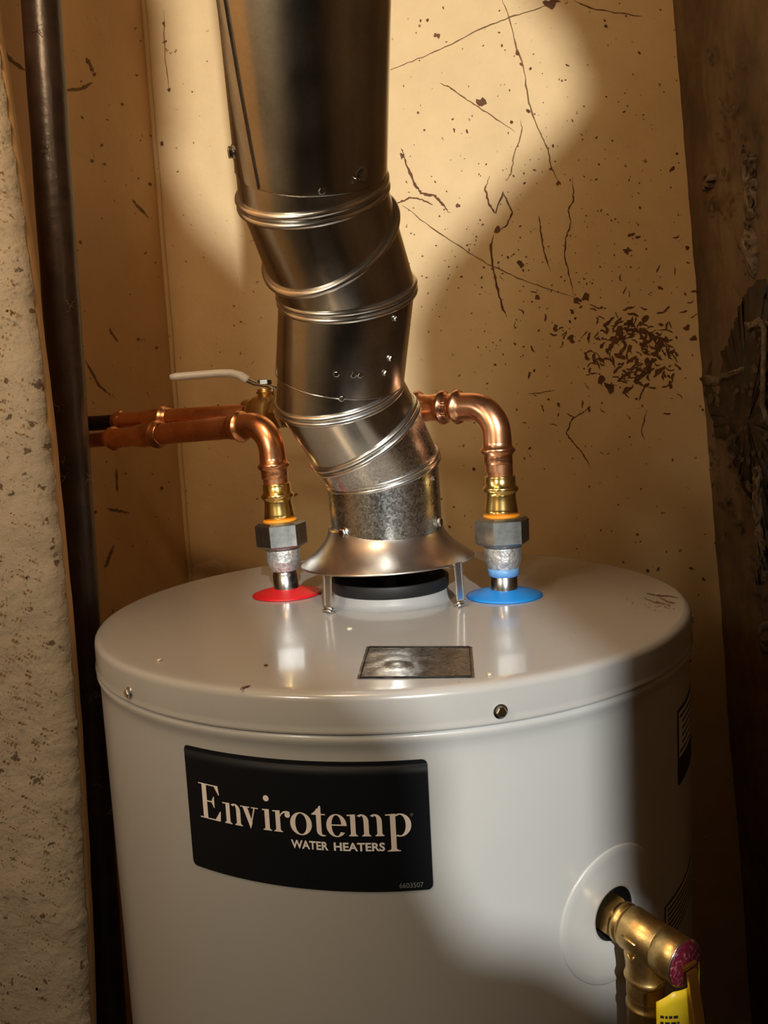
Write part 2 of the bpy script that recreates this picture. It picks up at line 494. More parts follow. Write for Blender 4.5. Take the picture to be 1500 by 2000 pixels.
spots = [(940, 200, 11), (1010, 103, 6), (1018, 126, 4), (1031, 216, 5), (785, 305, 8), (895, 402, 6), (972, 446, 9), (1075, 330, 4), (1090, 357, 6),
         (1016, 516, 8), (1144, 580, 14), (1128, 585, 8), (1050, 580, 7), (1313, 330, 9), (1235, 458, 9), (1225, 490, 9), (1245, 463, 7), (1342, 485, 6),
         (1290, 563, 7), (1115, 660, 9), (1085, 640, 8), (1117, 608, 6), (1118, 668, 7), (1108, 128, 5), (1183, 52, 4), (1248, 103, 4), (1180, 40, 4),
         (850, 68, 4), (855, 70, 6), (912, 257, 6), (835, 40, 4), (320, 47, 6), (322, 82, 6), (330, 176, 4), (316, 280, 5), (1150, 800, 5), (1090, 790, 6),
         (1190, 755, 12), (1175, 740, 9), (1210, 650, 12), (1200, 664, 9), (1260, 622, 10), (1252, 632, 8), (1235, 634, 8), (1278, 690, 8), (1265, 705, 9),
         (1340, 640, 8), (1355, 660, 8), (1306, 735, 6), (1308, 715, 5), (1387, 918, 5), (1398, 1060, 6), (1265, 1115, 5), (1350, 1110, 6), (1375, 1132, 5), (1285, 1112, 6),
         (1150, 795, 5), (1072, 8, 14), (1084, 2, 12)]
g = G()
for x, y, r in spots: blot(g, x, y, r, onback, random.uniform(.4, .9), random.uniform(0, 3))
g.build('flaked_paint_spots', 'mark', wall_back, smooth=False, kind='stuff')
# the dense curly cluster beside the corner, then the fine sprinkle around it
g = G()
for i in range(150):
    a = random.uniform(0, 2 * math.pi); rr = math.sqrt(random.uniform(0.01, 1)) * random.uniform(.55, 1)
    x, y = 1235 + 112 * rr * math.cos(a), 690 + 92 * rr * math.sin(a)
    if x > 1362: continue
    t = a + math.pi / 2 + random.uniform(-.9, .9); L = random.uniform(7, 18); pts = []
    for k in range(6):
        pts.append((x, y)); x += math.cos(t) * L / 3; y += math.sin(t) * L / 3; t += random.uniform(-.7, .7)
    ribbon(g, pts, random.uniform(2.0, 6.0), onback)
for i in range(60):
    x, y = random.gauss(1190, 95), random.gauss(660, 80)
    if x > 1362: continue
    pts = []; t = random.uniform(0, 6.3)
    for k in range(5):
        pts.append((x, y)); x += math.cos(t) * 4; y += math.sin(t) * 4; t += random.uniform(-.8, .8)
    ribbon(g, pts, random.uniform(1.6, 3.4), onback)
g.build('curled_paint_cluster', 'mark', wall_back, smooth=False, kind='stuff')
g = G()
for i in range(520):
    if i < 300: x, y = random.gauss(1060, 150), random.gauss(470, 190)
    else: x, y = random.uniform(780, 1380), random.uniform(5, 1080)
    if not (770 < x < 1385 and 5 < y < 1090): continue
    blot(g, x, y, random.choice((1.2, 1.5, 2, 2.4, 3.4)), onback, random.uniform(.35, 1), random.uniform(0, 3), 6)
for i in range(36): blot(g, random.uniform(335, 560), random.uniform(20, 1080), random.choice((1.4, 2, 2.8)), onback, random.uniform(.35, 1), random.uniform(0, 3), 6)
g.build('paint_specks', 'mark', wall_back, smooth=False, kind='stuff')
g = G()
for i in range(60): blot(g, random.uniform(150, 330), random.uniform(20, 1120), random.choice((1.4, 2, 2.8, 4)), onleft, random.uniform(.35, 1), random.uniform(0, 3), 6)
g.build('paint_specks', 'crack', wall_left, smooth=False, kind='stuff')
# paler cream patch low in the corner
g = G(); V = [onback(x, y, .0003) for x, y in ((372, 1150), (371, 1112), (392, 1100), (420, 1092), (438, 1103), (445, 1120), (450, 1150))]
g.add(V, [tuple(range(len(V)))]); g.build('pale_patch', 'wall_pale', wall_back, smooth=False)
# specks and stains on the pier
def onpier(x, y, o=.004):
    p = aty(x, y, -.080); p.y = -.080 - o; return p
g = G()
for i in range(520):
    y = random.uniform(220, 1990) if i < 260 else random.gauss(1560, 260)
    if not 200 < y < 1995: continue
    lim = 10 + (y - 200) * .098
    x = random.uniform(0, max(4, lim - 12))
    blot(g, x, y, random.choice((1.5, 2, 2.6, 4)), onpier, random.uniform(.35, 1), random.uniform(0, 3), 6)
g.build('plaster_specks', 'crack', wall_left, smooth=False, kind='stuff')

# ---- right wall: dark damp patch with a chalky rim, streaky lumps, an old painted cable
def onright(x, y, o=.010):
    v = ray(x, y); k = .0705
    t = (0.5018 + k * H - o - CAM.x - k * CAM.z) / (v.x + k * v.z)
    return CAM + v * t
RN = Vector((-1, 0, -.07))
def scab(name, pts, mat, o, th=.004, rag=3.):
    P_ = []
    for (x0, y0), (x1, y1) in zip(pts, pts[1:] + pts[:1]):
        n = max(3, int(math.hypot(x1 - x0, y1 - y0) / 7))
        for i in range(n):
            t = i / n; P_.append(onright(x0 + (x1 - x0) * t + random.uniform(-rag, rag), y0 + (y1 - y0) * t + random.uniform(-rag, rag), o + random.uniform(0, .002)))
    c = sum(P_, Vector()) / len(P_) + RN.normalized() * th
    n = len(P_); mid_ = [p * .45 + c * .55 + RN * random.uniform(0, .0025 if th > .002 else .0003) for p in P_]
    V = [p - RN.normalized() * .008 for p in P_] + P_ + mid_ + [c]
    Fc = []
    for k in range(n):
        k2 = (k + 1) % n
        Fc += [(k, k2, n + k2, n + k), (n + k, n + k2, 2 * n + k2, 2 * n + k), (2 * n + k, 2 * n + k2, 3 * n)]
    return mesh(name, V, Fc, mat, wall_right)
scab('damp_patch', [(1372, 738), (1388, 715), (1402, 690), (1425, 672), (1440, 610), (1462, 560), (1490, 548), (1500, 600), (1500, 1100), (1478, 1010), (1455, 960), (1430, 900), (1418, 862), (1395, 850)], 'scab_dark', .006, .001, 5)
for pts in ([(1368, 735), (1400, 738), (1432, 722), (1450, 716), (1452, 726), (1425, 738), (1395, 752), (1370, 752)],
            [(1455, 632), (1480, 622), (1500, 628), (1500, 642), (1478, 642), (1462, 648)],
            [(1452, 455), (1462, 440), (1470, 460), (1474, 500), (1468, 545), (1458, 520), (1440, 480)],
            [(1450, 310), (1462, 300), (1468, 350), (1470, 420), (1460, 430), (1452, 370)],
            [(1375, 345), (1388, 340), (1384, 365), (1372, 372)],
            [(1468, 920), (1482, 910), (1486, 1000), (1492, 1120), (1480, 1150), (1476, 1040)],
            [(1480, 1220), (1492, 1215), (1498, 1260), (1488, 1280)]):
    scab('plaster_lump', pts, 'scab', .008, .004, 4)
g = G()
for k in range(170):      # crumbling crust in streaks down the wall
    cx_, sx, y0, y1 = random.choice(((1461, 9, 240, 560), (1472, 12, 880, 1200), (1440, 30, 740, 900), (1485, 10, 640, 860), (1400, 30, 60, 420), (1425, 22, 850, 1050)))
    x, y = random.gauss(cx_, sx), random.uniform(y0, y1)
    if not 1372 < x < 1515: continue
    blot(g, x, y, random.uniform(2, 6.5), lambda a, b_: onright(a, b_, .0125), random.uniform(.8, 2.2), random.uniform(-.4, .4), 8)
g.build('plaster_crust', 'crust', wall_right, smooth=False, kind='stuff')
g = G(); g.add(*sweep([onright(1476, 634, .016), onright(1488, 632, .018), onright(1493, 645, .018), onright(1491, 720, .016), onright(1489, 790, .016), onright(1496, 815, .014), onright(1503, 830, .012)], .0032, 10))
cab = g.build('old_cable', 'scab', base=onright(1491, 830, .012)); tag(cab, 'old whitewashed cable stapled to stained right wall', 'cable')

# ================================================================== WATER HEATER
R = .2515; RB = .2497
heater = thing('water_heater', (0, 0, 0), 'grey cylindrical gas water heater with black brand label', 'water heater')
def cyl(arc, z, off=0.):
    """point on the jacket: arc length from the front, height relative to the lid"""
    a = arc / R
    return Vector(((R + off) * math.sin(a), -(R + off) * math.cos(a), H + z))
# jacket with the relief port left open
PA, PZ = .1441, -.171
NA = 180; Zs = [-.018, -.0252, -.0258, -.0270, -.0290, -.0315, -.0345, -.0380] + lin(-.045, -.35, 31) + lin(-.45, -(H - .05), 8) + [-(H - .045)]
V = []; Fc = []
ROLL = {-.0252: .0008, -.0258: .0016, -.0270: .0022, -.0290: .0022, -.0315: .0014, -.0345: .0005, -.0380: .0001}
for z in Zs:
    rb_ = RB + ROLL.get(z, 0)
    for k in range(NA):
        q = 2 * math.pi * k / NA; V.append(Vector((rb_ * math.sin(q), -rb_ * math.cos(q), H + z)))
for j in range(len(Zs) - 1):
    for k in range(NA):
        zc = (Zs[j] + Zs[j + 1]) / 2; ac = 2 * math.pi * (k + .5) / NA * R
        if math.hypot(ac - PA, zc - PZ) < .031: continue
        k2 = (k + 1) % NA
        Fc.append((j * NA + k, (j + 1) * NA + k, (j + 1) * NA + k2, j * NA + k2))
Fc.append(tuple((len(Zs) - 1) * NA + k for k in range(NA)))
body = mesh('jacket', V, Fc, 'tank', heater)
g = G(); g.add(*lathe([(.19, 0), (.24, .002), (.24, H and .05), (.19, .052)], (0, 0, 0), n=64, cap0=True)); g.build('base_ring', 'black', heater)
# lid: flat pan with rolled shoulder and skirt ending in a small lip
prof = [(.0535, 0.0), (.10, .0003), (.18, .0002), (.240, 0), (.2455, .0000), (.2480, -.0004), (.2498, -.0014), (.2509, -.0030), (.2514, -.0050), (.2514, -.0190),
        (.2517, -.0212), (.2522, -.0228), (.2523, -.0240), (.2518, -.0247), (.2492, -.0248)]
g = G(); g.add(*lathe(prof, (0, 0, H), n=180)); lid = g.build('lid', 'lid', heater)
def screw_head(parent, pos, nrm, r=.0052, name='screw'):
    n_ = Vector(nrm).normalized(); p = Vector(pos)
    g = G(); g.add(*lathe([(r * 1.25, 0), (r * 1.25, r * .18), (r * .9, r * .25)], p, n_, 20))
    g.add(*hexprism(p + n_ * (r * .2), n_, r * .95, r * .7, (0, 0, 1), .2))
    return g.build(name, 'screw', parent, smooth=False)
for arc in (-.1999, .0617, .33, -.46):
    a = arc / R
    screw_head(lid, cyl(arc, -.0172, 0), (math.sin(a), -math.cos(a), 0), .0033 if arc < 0 else .0036)
# flue opening: pale collar, black ring
g = G(); g.add(*lathe([(.0570, 0), (.0540, .0012), (.0520, .004), (.0510, .0095), (.0500, .0105), (.047, .0105), (.047, -.03)], (0, 0, H), n=96))
g.build('flue_collar', 'collar', heater)
g = G(); g.add(*lathe([(.0475, .0090), (.0518, .0092), (.0526, .0102), (.0527, .0185), (.0523, .0196), (.0510, .0198), (.0500, .0190), (.0498, .0120), (.0460, .0115), (.0445, -.02)], (0, 0, H), n=96))
g.build('flue_ring', 'black', heater)
g = G(); g.add(*lathe([(.0449, -.02), (.0449, -.0202), (.0001, -.0203)], (0, 0, H), n=64)); g.build('flue_baffle', 'black_inside', heater)
g = G(); g.add(*box((-.006, -.043, H - .018), (.006, .043, H + .012))); g.build('baffle_strap', 'black_inside', heater, smooth=False)

# relief port cover: proud disc with the round hole
def port(u, v, off): return cyl(PA + u, PZ + v, off)
V = []; Fc = []; n = 72
rings = [(.0178, -.0006), (.0182, 0.0002), (.0200, .0006), (.0300, .0006), (.0400, .0006), (.0450, .0006), (.0459, .0002), (.0462, -.0006), (.0466, -.0022)]
for rr, o in rings:
    for k in range(n):
        q = 2 * math.pi * k / n
        V.append(port(rr * math.cos(q), rr * math.sin(q), o - (R - RB) + .0004))
for i in range(len(rings) - 1):
    for k in range(n):
        k2 = (k + 1) % n; Fc.append((i * n + k, i * n + k2, (i + 1) * n + k2, (i + 1) * n + k))
mesh('port_cover', V, Fc, 'tank', heater)
V = [port(.0177 * math.cos(2 * math.pi * k / 48), .0177 * math.sin(2 * math.pi * k / 48), o_) for o_ in (-.017, -.0023) for k in range(48)]
mesh('port_bore', V, [(k, (k + 1) % 48, 48 + (k + 1) % 48, 48 + k) for k in range(48)], 'black_inside', heater)  # bore painted black to put in the hole's inner shade
V = [port(.0176 * math.cos(2 * math.pi * k / 32), .0176 * math.sin(2 * math.pi * k / 32), -.016) for k in range(32)]
mesh('port_insulation', V, [tuple(range(32))], 'black_inside', heater, smooth=False)

# rating plate: foil on the lid, with a blister
q = [atz(716, 1264, H), atz(922, 1264, H), atz(927, 1325, H), atz(697, 1327, H)]
q = [Vector((p.x, p.y, H + .0005)) for p in q]
g = G(); nu, nv = 30, 26; V = []; Fc = []
bc = atz(777, 1300, H)
for j in range(nv):
    for i in range(nu):
        s, t = i / (nu - 1), j / (nv - 1)
        p = (q[0] * (1 - s) + q[1] * s) * (1 - t) + (q[3] * (1 - s) + q[2] * s) * t
        d = math.hypot((p.x - bc.x) / .0085, (p.y - bc.y) / .0085)
        p = p + Vector((0, 0, .0014 * max(0, 1 - d * d) + .0003 * noise.noise(Vector((p.x * 90, p.y * 90, 0)))))
        V.append(p)
Fc = [(j * nu + i, (j + 1) * nu + i, (j + 1) * nu + i + 1, j * nu + i + 1) for j in range(nv - 1) for i in range(nu - 1)]
rp = mesh('rating_plate', V, Fc, 'foil', heater, label='silver foil rating plate with small print')
g = G()
for a, b_ in ((0, 1), (1, 2), (2, 3), (3, 0)):
    c0 = (q[0] + q[1] + q[2] + q[3]) / 4
    p0, p1 = q[a] + (c0 - q[a]) * .05, q[b_] + (c0 - q[b_]) * .05
    g.add(*sweep([p0 + Vector((0, 0, .0004)), p1 + Vector((0, 0, .0004))], .00045, 5))
g.build('plate_border', 'inkk', rp)

# ---- brand label
def patch(name, a0, a1, z0, z1, off, mat, parent, rad=0., nu=60, nv=14, label=None):
    """rectangle with rounded corners bent round the jacket"""
    V = []; Fc = []
    zs_ = lin(z0, z1, nv)
    if rad:
        zs_ = sorted(set([z0 + rad * (1 - math.cos(t)) for t in lin(0, math.pi / 2, 6)] + lin(z0 + rad, z1 - rad, nv) + [z1 - rad * (1 - math.cos(t)) for t in lin(0, math.pi / 2, 6)]))
    for z in zs_:
        i0 = 0.
        if rad:
            d = max(z0 + rad - z, z - (z1 - rad), 0); i0 = rad - math.sqrt(max(0, rad * rad - d * d))
        for a in lin(a0 + i0, a1 - i0, nu): V.append(cyl(a, z, off))
    Fc = [(j * nu + i, j * nu + i + 1, (j + 1) * nu + i + 1, (j + 1) * nu + i) for j in range(len(zs_) - 1) for i in range(nu - 1)]
    return mesh(name, V, Fc, mat, parent, label=label)
OFF = -(R - RB)
brand = patch('brand_label', -.1448, .0168, -.1225, -.0415, OFF + .0004, 'navy', heater, .0035, label='black rectangular brand label reading Envirotemp Water Heaters')

LET = OFF + .0007
class Glyph:
    def __init__(s): s.v = []; s.f = []
    def poly(s, pts):
        n = len(s.v); s.v += pts; s.f.append(tuple(range(n, n + len(pts))))
    def rect(s, x0, z0, x1, z1):
        k = max(1, int(abs(x1 - x0) / 3))
        for i in range(k):
            a, b_ = x0 + (x1 - x0) * i / k, x0 + (x1 - x0) * (i + 1) / k
            s.poly([(a, z0), (b_, z0), (b_, z1), (a, z1)])
    def ring(s, cx, cz, ro, zo, ri, zi, a0=0, a1=360, n=40, shift=0.):
        for i in range(n):
            q0, q1 = math.radians(a0 + (a1 - a0) * i / n), math.radians(a0 + (a1 - a0) * (i + 1) / n)
            o = lambda q: (cx + ro * math.cos(q), cz + zo * math.sin(q))
            ii = lambda q: (cx + shift + ri * math.cos(q), cz + zi * math.sin(q))
            s.poly([ii(q0), o(q0), o(q1), ii(q1)])
    def disc(s, cx, cz, r):
        s.poly([(cx + r * math.cos(2 * math.pi * k / 20), cz + r * math.sin(2 * math.pi * k / 20)) for k in range(20)])
    def build(s, name, mat, parent, sc=.001):
        V = [cyl(x * sc, z * sc, LET) for x, z in s.v]
        return mesh(name, V, s.f, mat, parent, smooth=False)
BL, XH, CP = -87.4, -74.0, -64.3
def foot(G_, x0, x1, z=BL, e=1.35):
    G_.rect(x0 - e, z, x1 + e, z + .65); G_.poly([(x0 - e * .6, z + .6), (x0, z + .6), (x0, z + 1.6)]); G_.poly([(x1, z + .6), (x1 + e * .6, z + .6), (x1, z + 1.6)])
def flag(G_, x0, x1, z=XH, e=2.4):
    G_.poly([(x0 - e, z - .75), (x1, z - .9), (x1, z + .25), (x0 - e, z - .05)])
def arch(G_, x0, x1, top=XH + .35):
    """shoulder from the stem at x0 into the stem [x1-3, x1]"""
    cx = (x0 + x1) / 2 - .1; ro = x1 - cx
    G_.ring(cx, top - 4.6, ro, 4.6, ro - 3.0, 3.6, 0, 130, 24, 0)
E_ = Glyph()
E_.rect(-131.4, BL, -127.7, CP); E_.rect(-134.1, CP - .75, -118.2, CP); E_.rect(-134.1, BL, -117.9, BL + .75); E_.rect(-127.8, -75.9, -122.2, -75.1)
E_.poly([(-121.5, CP - .5), (-118.3, CP - .2), (-117.5, CP - 6.0), (-118.1, CP - 6.0)]); E_.poly([(-121.8, BL + .5), (-117.7, BL + 6.6), (-117.1, BL + 6.6), (-117.7, BL + .1)])
E_.poly([(-124.2, -75.5), (-122.3, -71.8), (-121.8, -71.8), (-121.8, -79.2), (-122.3, -79.2)])
n_ = Glyph(); n_.rect(-113.0, BL, -110.0, XH); foot(n_, -113, -110); flag(n_, -113, -110); n_.rect(-105.2, BL, -102.2, XH - 4.2); foot(n_, -105.2, -102.2); arch(n_, -110.3, -102.2)
v_ = Glyph(); v_.poly([(-100.4, XH), (-97.0, XH), (-93.7, BL + 3.5), (-95.2, BL - .6)]); v_.poly([(-92.3, XH), (-91.4, XH), (-95.1, BL - .6), (-95.2, BL + 1.8)]); v_.rect(-101.9, XH - .65, -95.3, XH); v_.rect(-94.1, XH - .65, -89.3, XH)
i_ = Glyph(); i_.rect(-84.9, BL, -81.8, XH); foot(i_, -84.9, -81.8); flag(i_, -84.9, -81.8, e=1.6); i_.disc(-83.3, -67.0, 1.95)
r_ = Glyph(); r_.rect(-77.6, BL, -74.6, XH); foot(r_, -77.6, -74.6); flag(r_, -77.6, -74.6, e=1.9); r_.disc(-69.7, -76.2, 1.75); r_.ring(-70.3, -78.6, 4.6, 4.9, 4.1, 3.7, 60, 165, 18)
o_ = Glyph(); o_.ring(-61.2, -80.95, 6.9, 7.2, 3.6, 6.5)
t_ = Glyph(); t_.rect(-51.4, -84.6, -48.4, -71.2); t_.poly([(-51.4, -71.2), (-48.4, -71.2), (-48.4, -69.0), (-49.2, -69.0), (-50.2, -70.6)]); t_.rect(-54.2, XH - .7, -45.8, XH); t_.poly([(-54.2, XH - .2), (-51.2, XH - .2), (-51.2, -71.4), (-52.2, -72.6)]); t_.ring(-47.6, -84.5, 3.8, 3.5, .8, 2.7, 180, 300, 16)
e_ = Glyph(); e_.ring(-39.1, -80.9, 6.2, 7.2, 3.0, 6.5, 0, 322, 40); e_.rect(-42.3, -81.0, -32.95, -80.2)
m_ = Glyph()
for k, x in enumerate((-30.6, -22.7, -14.8)):
    m_.rect(x, BL, x + 3.0, XH if k == 0 else XH - 4.2); foot(m_, x, x + 3.0, e=1.2)
flag(m_, -30.6, -27.6, e=2.0); arch(m_, -27.9, -19.7); arch(m_, -20.0, -11.8)
p_ = Glyph(); p_.rect(-6.9, -97.1, -3.7, XH); foot(p_, -6.9, -3.7, -97.1, 2.3); flag(p_, -6.9, -3.7, e=2.8); p_.ring(-1.2, -80.9, 6.7, 7.2, 3.4, 6.4, -115, 120, 34)
for gl in (E_, n_, v_, i_, r_, o_, t_, e_, m_, p_): gl.build('letter', 'ink', brand)
x_ = Glyph(); x_.ring(6.0, -74.9, .95, .95, .75, .75, 0, 360, 20); x_.rect(5.7, -75.4, 5.9, -74.4); x_.rect(5.9, -74.6, 6.3, -74.4); x_.rect(6.15, -75.0, 6.3, -74.5); x_.build('registered_mark', 'inkg', brand)
def text_mesh(s, bold=0.):
    cu = bpy.data.curves.new('txt', 'FONT'); cu.body = s; cu.size = 1; cu.offset = bold; cu.resolution_u = 3
    ob = bpy.data.objects.new('txt', cu); COL.objects.link(ob)
    dg = bpy.context.evaluated_depsgraph_get(); dg.update()
    me = bpy.data.meshes.new_from_object(ob.evaluated_get(dg))
    V = [tuple(v.co) for v in me.vertices]; Fc = [tuple(p.vertices) for p in me.polygons]
    bpy.data.objects.remove(ob, do_unlink=True); bpy.data.curves.remove(cu); bpy.data.meshes.remove(me)
    return V, Fc
def text_on(s, a0, a1, z0, z1, name, mat, parent, bold=0., place=None, z_shift=0):
    V, Fc = text_mesh(s, bold)
    x0 = min(v[0] for v in V); x1 = max(v[0] for v in V); y0 = min(v[1] for v in V); y1 = max(v[1] for v in V)
    f = place or (lambda a, z: cyl(a, z, LET))
    P = [f(a0 + (a1 - a0) * (v[0] - x0) / (x1 - x0), z0 + (z1 - z0) * (v[1] - y0) / (y1 - y0)) for v in V]
    return mesh(name, P, Fc, mat, parent, smooth=False)
text_on('WATER', -.0684, -.0449, -.0968, -.0914, 'small_lettering', 'inkw', brand, .028)
text_on('HEATERS', -.0415, -.0107, -.0968, -.0914, 'small_lettering', 'inkw', brand, .028)
text_on('6603507', -.0034, .0110, -.1204, -.1172, 'part_number', 'inkg', brand, .004)

# ---- two further labels on the right flank
l2 = patch('side_label', .2345, .300, -.117, -.0605, OFF + .0003, 'navy', heater, .001, label='black and white instruction label on right flank')
w2 = patch('label_paper', .2362, .2985, -.0965, -.0625, OFF + .0005, 'paper', l2)
for k in range(6):
    z = -.0655 - k * .0052
    patch('print_line', .2385 + (.006 if 0 < k < 5 else 0), .292, z - .0019, z, OFF + .0007, 'inkk', w2, nv=2)
l3 = patch('side_label', .2045, .285, -.2260, -.1945, OFF + .0003, 'inkk', heater, label='small printed label behind the relief valve')
w3 = patch('label_paper', .2055, .284, -.2250, -.1955, OFF + .0005, 'paper', l3)
for k in range(7):
    z = -.1980 - k * .0038
    patch('print_line', .2080, .280, z - .0017, z, OFF + .0007, 'inkk', w3, nv=2)

# ---- water connections on the lid
NL = atz(561, 1161, H); NR = atz(985, 1164, H)
axL0 = NL; axL1 = aty(536, 905, NL.y); dL = (axL1 - axL0).normalized()
axR0 = NR; axR1 = aty(975, 880, NR.y); dR = (axR1 - axR0).normalized()
FRONT = Vector((0, -1, 0))
for nm, o, mat, lab, rr in (('nipple_collar', NL, 'red', 'red rubber collar around hot nipple', .0325), ('nipple_collar', NR, 'blue', 'blue rubber collar around cold nipple', .0328)):
    g = G(); g.add(*lathe([(rr * .9, .0003), (rr, .0006), (rr * 1.0, .0016), (rr * .92, .0026), (rr * .72, .0044), (rr * .50, .0062), (rr * .40, .0068), (.0105, .0068)], o, n=64))
    g.build(nm, mat, heater, label=lab)
def zat(o, d, t): return o + d * t
def conn(o, d, liner, s=1.):
    g = G(); g.add(*lathe([(.0118 * s, .003), (.0118 * s, .020), (.0112 * s, .0205), (.0112 * s, .024)], o, d, 32))
    nip = g.build('nipple', 'steel', heater, label='bright steel water nipple')
    if liner:
        g = G(); g.add(*lathe([(.0116 * s, .0180), (.0128 * s, .0186), (.0133 * s, .0215), (.0136 * s, .0250), (.0120 * s, .0252)], o, d, 32)); g.build('liner', 'bluetape', nip)
    # tape-dressed thread: ridged
    prof = []
    for i in range(14):
        t = .0236 + .0190 * i / 13; r0 = (.0128 + .0030 * min(1, i / 6)) * s
        prof += [(r0 - .0003, t), (r0 + .0003, t + .0006)]
    g = G(); g.add(*lathe([(.011, .0232)] + prof + [(.0150 * s, .0436), (.0125, .0437)], o, d, 40)); g.build('taped_thread', 'zinc', nip)
    return nip
conn(NL, dL, False); conn(NR, dR, True, 1.0)

# ================================================================== COPPER LINES
def fillet(P0, C, P1, r, n=14):
    a = (P0 - C).normalized(); b_ = (P1 - C).normalized()
    ang = a.angle(b_); d = r / math.tan(ang / 2)
    s, e = C + a * d, C + b_ * d
    bis = (a + b_).normalized(); o = C + bis * (r / math.sin(ang / 2))
    v0 = s - o; ax = v0.cross(e - o).normalized(); tot = v0.angle(e - o)
    return [o + Matrix.Rotation(tot * i / n, 3, ax) @ v0 for i in range(n + 1)]
def press_elbow(parent, Cn, dv, dh, r=.026, rb=.0121):
    """dv, dh: directions from the corner down the riser and along the run"""
    arc = fillet(Cn + dv, Cn, Cn + dh, r)
    s, e = arc[0], arc[-1]
    sock = [(0.0, 1), (.006, 1.02), (.0095, 1.04), (.0110, 1.18), (.0130, 1.26), (.0150, 1.18), (.0165, 1.04), (.020, 1.02), (.0245, 1.02), (.0248, .95)]
    path = [s + dv * t for t, k in reversed(sock)][:-1] + arc + [e + dh * t for t, k in sock][1:]
    rad = [rb * k for t, k in reversed(sock)][:-1] + [rb] * len(arc) + [rb * k for t, k in sock][1:]
    g = G(); g.add(*sweep(path, rad, 32)); g.build('press_elbow', 'copper', parent)
    return s + dv * .0235, e + dh * .0235
def press_coupling(parent, p, d, name='press_coupling', r0=.0121, r1=.0121, L=.046):
    prof = [(r0 * .95, 0), (r0 * 1.02, .0005), (r0 * 1.02, .005), (r0 * 1.18, .0070), (r0 * 1.26, .0090), (r0 * 1.18, .0110), (r0 * 1.03, .0130), (r0 * 1.03, L * .38),
            (r0 * .97, L * .45), (r1 * 1.0, L * .56), (r1 * 1.03, L * .62), (r1 * 1.03, L - .013), (r1 * 1.20, L - .011), (r1 * 1.32, L - .009), (r1 * 1.20, L - .007), (r1 * 1.03, L - .005), (r1 * 1.03, L - .0004), (r1 * .94, L)]
    g = G(); g.add(*lathe(prof, p, d, 32)); g.build(name, 'copper', parent)
    return p + d * L
def riser(parent, o, d, ang):
    """union nut, gasket, brass press adapter, bare copper"""
    g = G(); g.add(*lathe([(.0130, .0432), (.0160, .0436), (.0170, .0450), (.0170, .0465)], o, d, 32)); g.build('nut_shoulder', 'nut', parent)
    g = G(); g.add(*hexprism(o + d * .0458, d, .0238, .0238, FRONT, .10, ang)); g.build('union_nut', 'nut', parent, smooth=False, label='dark hexagonal union nut')
    g = G(); g.add(*lathe([(.011, .0690), (.0152, .0695), (.0160, .0708), (.0152, .0722), (.011, .0726)], o, d, 36)); g.build('gasket', 'orange', parent, label='orange gasket ring')
    prof = [(.0110, .0718), (.0146, .0722), (.0140, .0770), (.0131, .0840), (.0128, .0880), (.0130, .0905), (.0148, .0920), (.0155, .0938), (.0148, .0956), (.0131, .0972), (.0129, .1040), (.0128, .1055), (.0108, .1056)]
    g = G(); g.add(*lathe(prof, o, d, 36)); g.build('press_adapter', 'brass', parent, label='yellow brass press adapter')
    g = G(); g.add(*lathe([(.0111, .104), (.0111, .126)], o, d, 32)); g.build('copper_tube', 'copper', parent)

def along(o, d, x):
    """point of the run o + t*d that lies at picture column x"""
    n_ = c_f.cross(c_u); k = (x - 750.0) / FPX
    w = o - CAM; t = (k * w.dot(c_f) - w.dot(c_r)) / (d.dot(c_r) - k * d.dot(c_f))
    return o + d * t
# hot line: riser, elbow, run back to the left wall, reducer
hot = thing('hot_water_line', tuple(NL + dL * .045), 'copper hot water line rising from red collar, bending left to wall', 'pipe')
riser(hot, NL, dL, math.radians(12))
CL = aty(526, 828, NL.y)
endL = at(150, 863, .915)
dhL = (endL - CL).normalized(); dvL = (axL0 - CL).normalized()
pv, ph = press_elbow(hot, CL, dvL, dhL)
g = G(); g.add(*lathe([(.0111, 0), (.0111, (pv - (NL + dL * .124)).length)], pv, dvL, 32)); g.build('copper_tube', 'copper', hot)
redL = along(CL, dhL, 318); Lr = (along(CL, dhL, 214) - redL).length
g = G(); g.add(*lathe([(.0111, 0), (.0111, (redL - ph).length + .006)], ph, dhL, 32)); g.build('copper_tube', 'copper', hot)
e_end = press_coupling(hot, redL, dhL, 'press_reducer', .0121, .0104, Lr)
g = G(); g.add(*lathe([(.0080, 0), (.0080, .16)], e_end - dhL * .003, dhL, 24)); g.build('feed_tube', 'copper_dull', hot, label='dull brown copper feed tube')

# cold line: riser, elbow, coupling, ball valve, run to the left wall
cold = thing('cold_water_line', tuple(NR + dR * .045), 'copper cold water line rising from blue collar, passing behind vent', 'pipe')
riser(cold, NR, dR, math.radians(4))
CR = aty(968, 793, NR.y)
VC = at(521, 806, .828)
endR = at(150, 829, .93)
dhR = (VC - CR).normalized(); dhR2 = (endR - VC).normalized(); dvR = (axR0 - CR).normalized()
pv, ph = press_elbow(cold, CR, dvR, dhR)
g = G(); g.add(*lathe([(.0111, 0), (.0111, (pv - (NR + dR * .124)).length)], pv, dvR, 32)); g.build('copper_tube', 'copper', cold)
pc = press_coupling(cold, ph - dhR * .004, dhR)
g = G(); g.add(*lathe([(.0111, 0), (.0111, (VC - dhR * .024 - pc).length)], pc, dhR, 32)); g.build('copper_tube', 'copper', cold)
redR = along(VC, dhR2, 333); Lr = (along(VC, dhR2, 226) - redR).length
g = G(); g.add(*lathe([(.0111, 0), (.0111, (redR - VC).length - .020)], VC + dhR2 * .024, dhR2, 32)); g.build('copper_tube', 'copper', cold)
e_end = press_coupling(cold, redR, dhR2, 'press_reducer', .0121, .0104, Lr)
